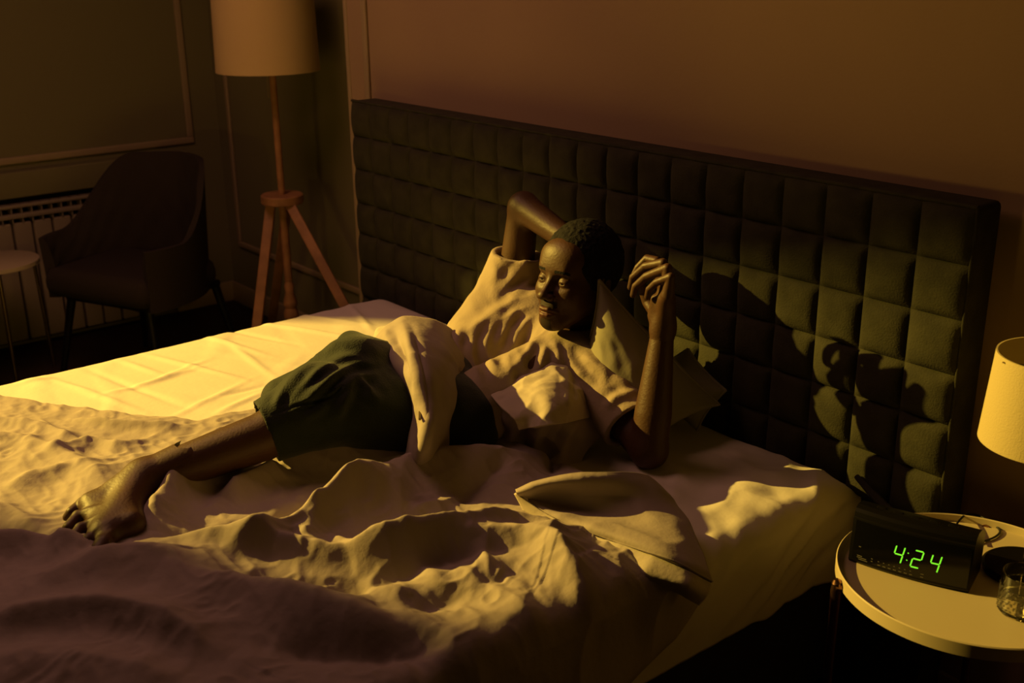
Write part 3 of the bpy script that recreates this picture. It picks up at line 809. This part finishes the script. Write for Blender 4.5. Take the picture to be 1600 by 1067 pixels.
V = sculpt(V, F, [
  ([(572,556),(540,558),(505,575),(475,598)], .008, 6), ([(592,572),(560,568),(528,582),(500,606),(462,640)], .009, 7),
  ([(600,585),(560,588),(535,600),(508,622)], .008, 6), ([(555,592),(545,610),(530,640),(524,660)], .010, 9),
  ([(560,590),(575,612),(600,632)], .008, 8), ([(480,548),(462,580),(440,615),(428,640)], .007, 6),
  ([(500,540),(480,570),(455,600)], .006, 5), ([(535,530),(508,545),(490,560)], .006, 5), ([(470,655),(500,640),(515,625)], .007, 7),
  ([(425,648),(475,630),(510,622),(528,610),(545,592)], -.004, 2.2), ([(420,655),(424,685),(432,712)], -.0035, 2.2),
  ([(560,595),(572,602),(580,616)], .006, 4), ([(600,570),(620,590),(632,615)], .006, 7)])
keep(mesh('shorts', V, F, M_shorts), person)

# ---------------------------------------------------------------- nightstand and what stands on it
NX, NY, NR, NZ = 1.283, -.200, .238, .555
ns = thing('nightstand', (NX, NY, 0), 'round white tray-top bedside table with dark metal legs at the right', 'table')
o = B().lathe([(0, NZ-.030), (NR-.006, NZ-.030), (NR, NZ-.026), (NR, NZ-.002), (NR-.002, NZ), (NR-.004, NZ-.002), (NR-.0045, NZ-.016), (0, NZ-.016)], (NX, NY, 0), 128).build('tray_top', M_table); keep(o, ns)
for ang in (-128, -8, 112):
    a = math.radians(ang); dx, dy = math.cos(a), math.sin(a)
    p = lambda r, z: (NX+dx*r, NY+dy*r, z)
    o = B().tube([p(NR+.006, NZ-.012), p(NR+.008, NZ-.03), p(NR+.008, NZ-.10), p(NR+.008, .0)], [.009, .010, .0085, .0085], 16).tube([p(NR-.008, NZ-.022), p(NR+.012, NZ-.022)], .010, 16).build('leg', M_chrome); lg = keep(o, ns)
    sub(B().tube([p(NR+.008, NZ-.012), p(NR+.010, NZ-.006)], [.0095, .004], 16).build('leg_cap', M_chrome), lg)
ZT = NZ-.016
lampB = P(1600, 893, ZT); 
bl = thing('bedside_lamp', tuple(lampB), 'small lamp with cream drum shade and dark round base on the round table', 'lamp')
lc = (lampB[0], lampB[1], ZT)
keep(B().lathe([(0, 0), (.072, 0), (.075, .004), (.075, .010), (.070, .014), (0, .016)], lc, 64).build('base', M_plastic), bl)
keep(B().lathe([(.005, .014), (.005, .46), (.010, .46), (.010, .50), (.003, .50)], lc, 20).build('pole', M_steel), bl)
r0, r1 = .112, .100
def z_for(v_, r_):
    zz = np.linspace(.6, 1.3, 1401); rh = RX*[1, 1, 0]; pts = np.stack([np.full(1401, lampB[0]), np.full(1401, lampB[1]), zz], 1)-rh*r_
    return zz[np.argmin(np.abs(to_px(pts)[1]-v_))]
zb, zt = z_for(692, r0), z_for(556, r1)
shd = keep(B().lathe([(r0, zb-ZT), (r1, zt-ZT), (r1-.003, zt-ZT), (r0-.003, zb-ZT)], lc, 96, close=True).build('lamp_shade', M_shade), bl)
sp = B()
for k in range(3):
    a = 2*math.pi*k/3; z = zb-ZT+.16
    sp.tube([(lc[0], lc[1], lc[2]+z-.02), (lc[0]+.104*math.cos(a), lc[1]+.104*math.sin(a), lc[2]+z)], .0015, 6)
sub(sp.build('shade_ring', M_steel), shd)
# alarm clock
A = P(1325, 876, ZT); Bq = P(1512, 928, ZT); A[2] = Bq[2] = ZT
wv = Bq-A; Wc = np.linalg.norm(wv); wv /= Wc; dv = np.array([-wv[1], wv[0], 0])
ck = thing('alarm_clock', tuple(A), 'black digital alarm clock showing green 4:24 on the bedside table', 'clock')
HC = .101
def CP(s, d, z, bow=True):   # along width, depth, height
    bw = -.010*(1-(2*s/Wc-1)**2) if bow else 0
    return A+wv*s+dv*(d+bw)+np.array([0, 0, z])
prof = [(.004, .0), (.0, .006), (.010, HC-.012), (.011, HC-.010), (.014, HC-.0085), (.016, HC-.002), (.022, HC+.003), (.034, HC+.006), (.060, HC+.001), (.098, HC-.018), (.102, HC-.024), (.100, .006), (.096, 0)]
n = 25; V = []; F = []
for i in range(n):
    s_ = Wc*i/(n-1)
    for d_, z_ in prof: V.append(CP(s_, d_ if d_ < .09 else d_, z_, d_ < .09))
m = len(prof)
for i in range(n-1):
    for j in range(m): F.append([i*m+j, (i+1)*m+j, (i+1)*m+(j+1) % m, i*m+(j+1) % m])
F.append(list(range(m))); F.append([(n-1)*m+j for j in range(m)][::-1])
b = B(); b.V = V; b.F = F; b.n = len(V)
case = keep(b.build('case', M_plastic, auto=25), ck)
def face(sf, t, out=.0008):   # sf 0..1 along the front, t 0..1 up the front
    return CP(sf*Wc, .0+.010*t-out, .006+(HC-.018)*t)
def quad_strip(b, s0, s1, t0, t1, out, k=10):
    V = []; 
    for i in range(k+1):
        s_ = s0+(s1-s0)*i/k; V += [face(s_, t0, out), face(s_, t1, out)]
    b.add(V, [[2*i, 2*i+2, 2*i+3, 2*i+1] for i in range(k)]); return b
disp = keep(quad_strip(B(), .03, .985, .05, .97, .0006, 24).build('display_window', M_gloss, smooth=False), ck)
SEG = {'4': 'fgbc', '2': 'abged'}
def seg_poly(x0, y0, x1, y1, w):
    d = np.array([x1-x0, y1-y0]); L = np.hypot(*d); d = d/L; nn = np.array([-d[1], d[0]]); a = np.array([x0, y0]); c = np.array([x1, y1])
    g = w*.62
    return [a+d*g*.3, a+d*g+nn*w/2, c-d*g+nn*w/2, c-d*g*.3, c-d*g-nn*w/2, a+d*g-nn*w/2]
b = B()
dw, dh, w = .0153, .0328, .0025
Hf = HC-.018
def digit(ch, sx):
    z0 = .47*Hf-dh/2
    pts = {'a': (0, dh, dw, dh), 'b': (dw, dh, dw, dh/2), 'c': (dw, dh/2, dw, 0), 'd': (0, 0, dw, 0), 'e': (0, dh/2, 0, 0), 'f': (0, dh, 0, dh/2), 'g': (0, dh/2, dw, dh/2)}
    for s in SEG[ch]:
        pl = seg_poly(*pts[s], w)
        V = [face((sx+p[0]+p[1]*.16)/Wc, (z0+p[1])/Hf, .0012) for p in pl]
        V += [face((sx+p[0]+p[1]*.16)/Wc, (z0+p[1])/Hf, .0007) for p in pl]
        b.add(V, [[0,5,4,3,2,1], [6,7,8,9,10,11]]+[[i,(i+1)%6,6+(i+1)%6,6+i] for i in range(6)])
S0_ = .375*Wc
digit('4', S0_); digit('2', S0_+.0334); digit('4', S0_+.0649)
for tz in (.39, .56):
    c = face((S0_+.0248+tz*.004)/Wc, tz, .0012)
    V = [c+wv*.0013*math.cos(q*math.pi/4)+np.array([0,0,.0013*math.sin(q*math.pi/4)]) for q in range(8)]
    b.add(V, [list(range(8))])
sub(b.build('time_digits', M_green, smooth=False), disp)['label'] = 'glowing green digits'
b = B()
for (s0, s1, t) in [(.075,.12,.145),(.075,.16,.105),(.09,.17,.065),(.20,.215,.17),(.20,.215,.11),(.08,.10,.36)]+[(.26+.045*i, .272+.045*i, .155) for i in range(7)]+[(.26+.045*i, .285+.045*i, .075) for i in range(7)]+[(.62,.645,.15),(.62,.645,.08)]:
    quad_strip(b, s0, s1, t, t+.018, .0010, 2)
sub(b.build('printed_marks', M_mark, smooth=False), disp)
b = B()
for i in range(5): 
    s0 = Wc*(.15+.15*i); c = CP(s0+.008, .05, HC+.002)
    Mx = Matrix(((wv[0], dv[0], 0, c[0]), (wv[1], dv[1], 0, c[1]), (0, 0, 1, c[2]), (0, 0, 0, 1)))
    b.box((-.009, -.006, -.002), (.009, .006, .0025), Mx, bev=.002)
sub(b.build('button_row', M_plastic), case)
cp = [P(1490,826,ZT+.03), P(1500,812,ZT+.02), P(1512,803,ZT+.008), P(1530,806,ZT+.004), P(1545,815,ZT+.003), P(1562,828,ZT+.003), P(1556,838,ZT+.003), P(1536,846,ZT+.003), P(1520,850,ZT+.003)]
o = B().tube(list(catmull(np.array(cp), 50)), .0022, 8).build('power_cord', M_cable); tag(o, 'thin black power cord looped behind the digital clock', 'cord')
# strap hanging by the mattress corner
o = B().tube([Q(1338,744,-.03), Q(1362,770,-.04), Q(1388,796,-.05), Q(1400,812,-.06)], [.006, .009, .009, .006], 8).build('hanging_cable', M_grey)
tag(o, 'dark cable sheath hanging between the mattress corner and the headboard', 'cord')
# tumbler
gc = P(1594, 955, ZT)
gl = thing('water_glass', tuple(gc), 'textured glass tumbler half full of water near the front of the round table', 'glass')
r, h = .038, .076
gb = B()
profile = [(0, .0), (r-.003, .0), (r, .004), (r, h), (r-.0012, h+.0008), (r-.0024, h), (r-.0026, .008), (0, .007)]
gb.lathe(profile, tuple(gc), 64)
keep(gb.build('tumbler', M_glass), gl)
b = B()
for j in range(8):
    for k in range(26):
        a = 2*math.pi*(k+.5*(j % 2))/26; z = .007+j*.0062; rr = r+.0002
        b.lathe([(0, -.0018), (.0016, -.001), (.0020, 0), (.0016, .001), (0, .0018)], (gc[0]+rr*math.cos(a), gc[1]+rr*math.sin(a), gc[2]+z), 8)
keep(b.build('beaded_pattern', M_glass), gl)
M_water = mat('water', (.9, .95, .92), rough=.0, trans=1); M_water.node_tree.nodes['Principled BSDF'].inputs['IOR'].default_value = 1.33
keep(B().lathe([(0, .0085), (r-.0030, .0090), (r-.0030, .052), (0, .052)], tuple(gc), 48).build('water', M_water), gl)

# ---------------------------------------------------------------- floor lamp
y = .07
pb = Q(427, 125, y); dc = Q(440, 306, y); zd = dc[2]-.01
fl = thing('floor_lamp', (dc[0], y, 0), 'tall tripod floor lamp with pine legs and large cream shade in the corner', 'lamp')
cx_, cy_ = (pb[0]+dc[0])/2, y
keep(B().lathe([(0, zd-.018), (.078, zd-.018), (.082, zd-.014), (.082, zd+.014), (.078, zd+.018), (0, zd+.018)], (cx_, cy_, 0), 64).build('round_plate', M_wood), fl)
keep(B().lathe([(.0135, zd), (.0135, 1.55)], (cx_, cy_, 0), 20).build('pole', M_wood), fl)
keep(B().lathe([(.004, .40), (.02, .36), (.017, .33), (.026, .30), (.028, .28), (.022, .265), (.03, .245), (.03, .225), (.012, .21), (.012, .20)][::-1], (cx_+.0, cy_, .02), 24)
     .lathe([(.016, .40), (.016, zd)], (cx_, cy_, 0), 20).build('turned_post', M_wood), fl)
def bar(b, p0, p1, w, t, side):
    p0 = np.array(p0); p1 = np.array(p1); d = p1-p0; L = np.linalg.norm(d); d /= L; sd = np.array(side, float); sd -= d*sd.dot(d); sd /= np.linalg.norm(sd); n_ = np.cross(d, sd)
    M_ = Matrix(((sd[0], n_[0], d[0], p0[0]), (sd[1], n_[1], d[1], p0[1]), (sd[2], n_[2], d[2], p0[2]), (0, 0, 0, 1)))
    return b.box((-w/2, -t/2, 0), (w/2, t/2, L), M_, bev=.003)
for tgt, top in ((Q(403,497,y-.17), (-.055, -.02)), (Q(534,470,y+.06), (.06, .0)), (Q(428,480,y+.14), (-.03, .04))):
    p0 = np.array([cx_+top[0], cy_+top[1], zd-.015]); d = tgt-p0; p1 = p0+d*((0-p0[2])/d[2])
    p1[1] = min(p1[1], AY-.03)
    keep(bar(B(), p0, p1, .038, .022, RX).build('leg', M_wood), fl)
zsb = Q(410, 124, y-.17)[2]
shd = keep(B().lathe([(.194, zsb), (.186, zsb+.34), (.183, zsb+.34), (.191, zsb)], (cx_-.012, cy_-.01, 0), 96, close=True).build('lamp_shade', M_shade2), fl)
sp = B()
for k in range(3):
    a = 2*math.pi*k/3+.4
    sp.tube([(cx_, cy_, zsb+.30), (cx_+.172*math.cos(a), cy_+.172*math.sin(a), zsb+.32)], .002, 6)
sp.lathe([(.02, zsb+.22), (.02, zsb+.30)], (cx_, cy_, 0), 16)
sub(sp.build('shade_ring', M_steel), shd)
keep(B().tube([(cx_-.02, cy_-.012, zsb), (cx_-.02, cy_-.014, zsb-.09), (cx_-.02, cy_-.014, zsb-.10)], .002, 6).build('pull_switch', M_steel), fl)

# ---------------------------------------------------------------- armchair by the wall
ac = np.array([-2.19, -.36]); fdir = np.array([RX[1], -RX[0]]); fdir = -np.array([FW[0], FW[1]])*.9-np.array([RX[0], RX[1]])*.42; fdir /= np.linalg.norm(fdir)
th_ = math.atan2(fdir[1], fdir[0]); cs, sn = math.cos(th_), math.sin(th_)
def CH(x, y, z): return np.array([ac[0]+cs*x-sn*y, ac[1]+sn*x+cs*y, z])   # x forward, y to its left
ch = thing('armchair', (ac[0], ac[1], 0), 'dark upholstered shell armchair with black tapered legs by the radiator', 'chair')
# shell: curved back wrapping into arms
n1, n2 = 61, 24; V = []
for k in range(2):
    for i in range(n1):
        a = math.radians(-118+236*i/(n1-1)); c_ = abs(a)/math.radians(118)
        top = .87-.27*sstep(.30, .78, c_)
        rr = .285
        for j in range(n2):
            t = j/(n2-1); z = .36+(top-.36)*t
            out = .015+.030*t**1.2-.02*t*c_ ; q = rr+out-(0 if k == 0 else .045*(1-.5*t**4))
            w_ = .035*math.sin(math.pi*t)
            q += 0 if k == 0 else .004*math.sin(i*1.1)*math.sin(j*.9)*(t > .1)
            V.append(CH(-q*math.cos(a)*.95+.02+(.10 if c_ > .8 else .10*c_), q*math.sin(a), z))
F = []
idx = lambda k, i, j: k*n1*n2+i*n2+j
for i in range(n1-1):
    for j in range(n2-1):
        F.append([idx(0,i,j), idx(0,i+1,j), idx(0,i+1,j+1), idx(0,i,j+1)]); F.append([idx(1,i,j), idx(1,i,j+1), idx(1,i+1,j+1), idx(1,i+1,j)])
    F.append([idx(0,i,n2-1), idx(0,i+1,n2-1), idx(1,i+1,n2-1), idx(1,i,n2-1)]); F.append([idx(0,i,0), idx(1,i,0), idx(1,i+1,0), idx(0,i+1,0)])
for i in (0, n1-1):
    for j in range(n2-1): F.append([idx(0,i,j), idx(0,i,j+1), idx(1,i,j+1), idx(1,i,j)])
b = B(); b.V = V; b.F = F; b.n = len(V)
keep(b.build('backrest', M_chair, auto=60), ch)
Mx = Matrix(((cs, -sn, 0, ac[0]), (sn, cs, 0, ac[1]), (0, 0, 1, 0), (0, 0, 0, 1)))
keep(B().box((-.15, -.265, .37), (.285, .265, .485), Mx, bev=.045).build('seat', M_chair), ch)
keep(B().box((-.20, -.22, .345), (.22, .22, .372), Mx, bev=.01).build('seat_frame', M_legs), ch)
for sx, sy in ((.2, .2), (.2, -.2), (-.18, .2), (-.18, -.2)):
    keep(B().tube([CH(sx, sy, .36), CH(sx*1.25, sy*1.35, 0)], [.018, .011], 12).build('leg', M_legs), ch)

# ---------------------------------------------------------------- side table, far left
tcn = P(-8, 407, .50); tr = .165
sd = thing('side_table', (tcn[0], tcn[1], 0), 'small round pale side table on thin metal legs at the far left', 'table')
keep(B().lathe([(0, .478), (tr-.01, .478), (tr, .482), (tr, .498), (tr-.003, .50), (0, .50)], (tcn[0], tcn[1], 0), 72).build('table_top', M_table), sd)
for ang in (-55, -12, -175, 100):
    a = math.radians(ang); keep(B().tube([(tcn[0]+.155*math.cos(a), tcn[1]+.155*math.sin(a), .484), (tcn[0]+.175*math.cos(a), tcn[1]+.175*math.sin(a), 0)], .0075, 12).build('leg', M_steel), sd)
pc = P(-60, 575, .12)
o = B().box((pc[0]-.25, pc[1]-.35, 0), (pc[0]+.13, pc[1]+.10, .24), bev=.03).build('storage_box', M_grey); tag(o, 'low dark box standing on the floor under the small side table', 'box')
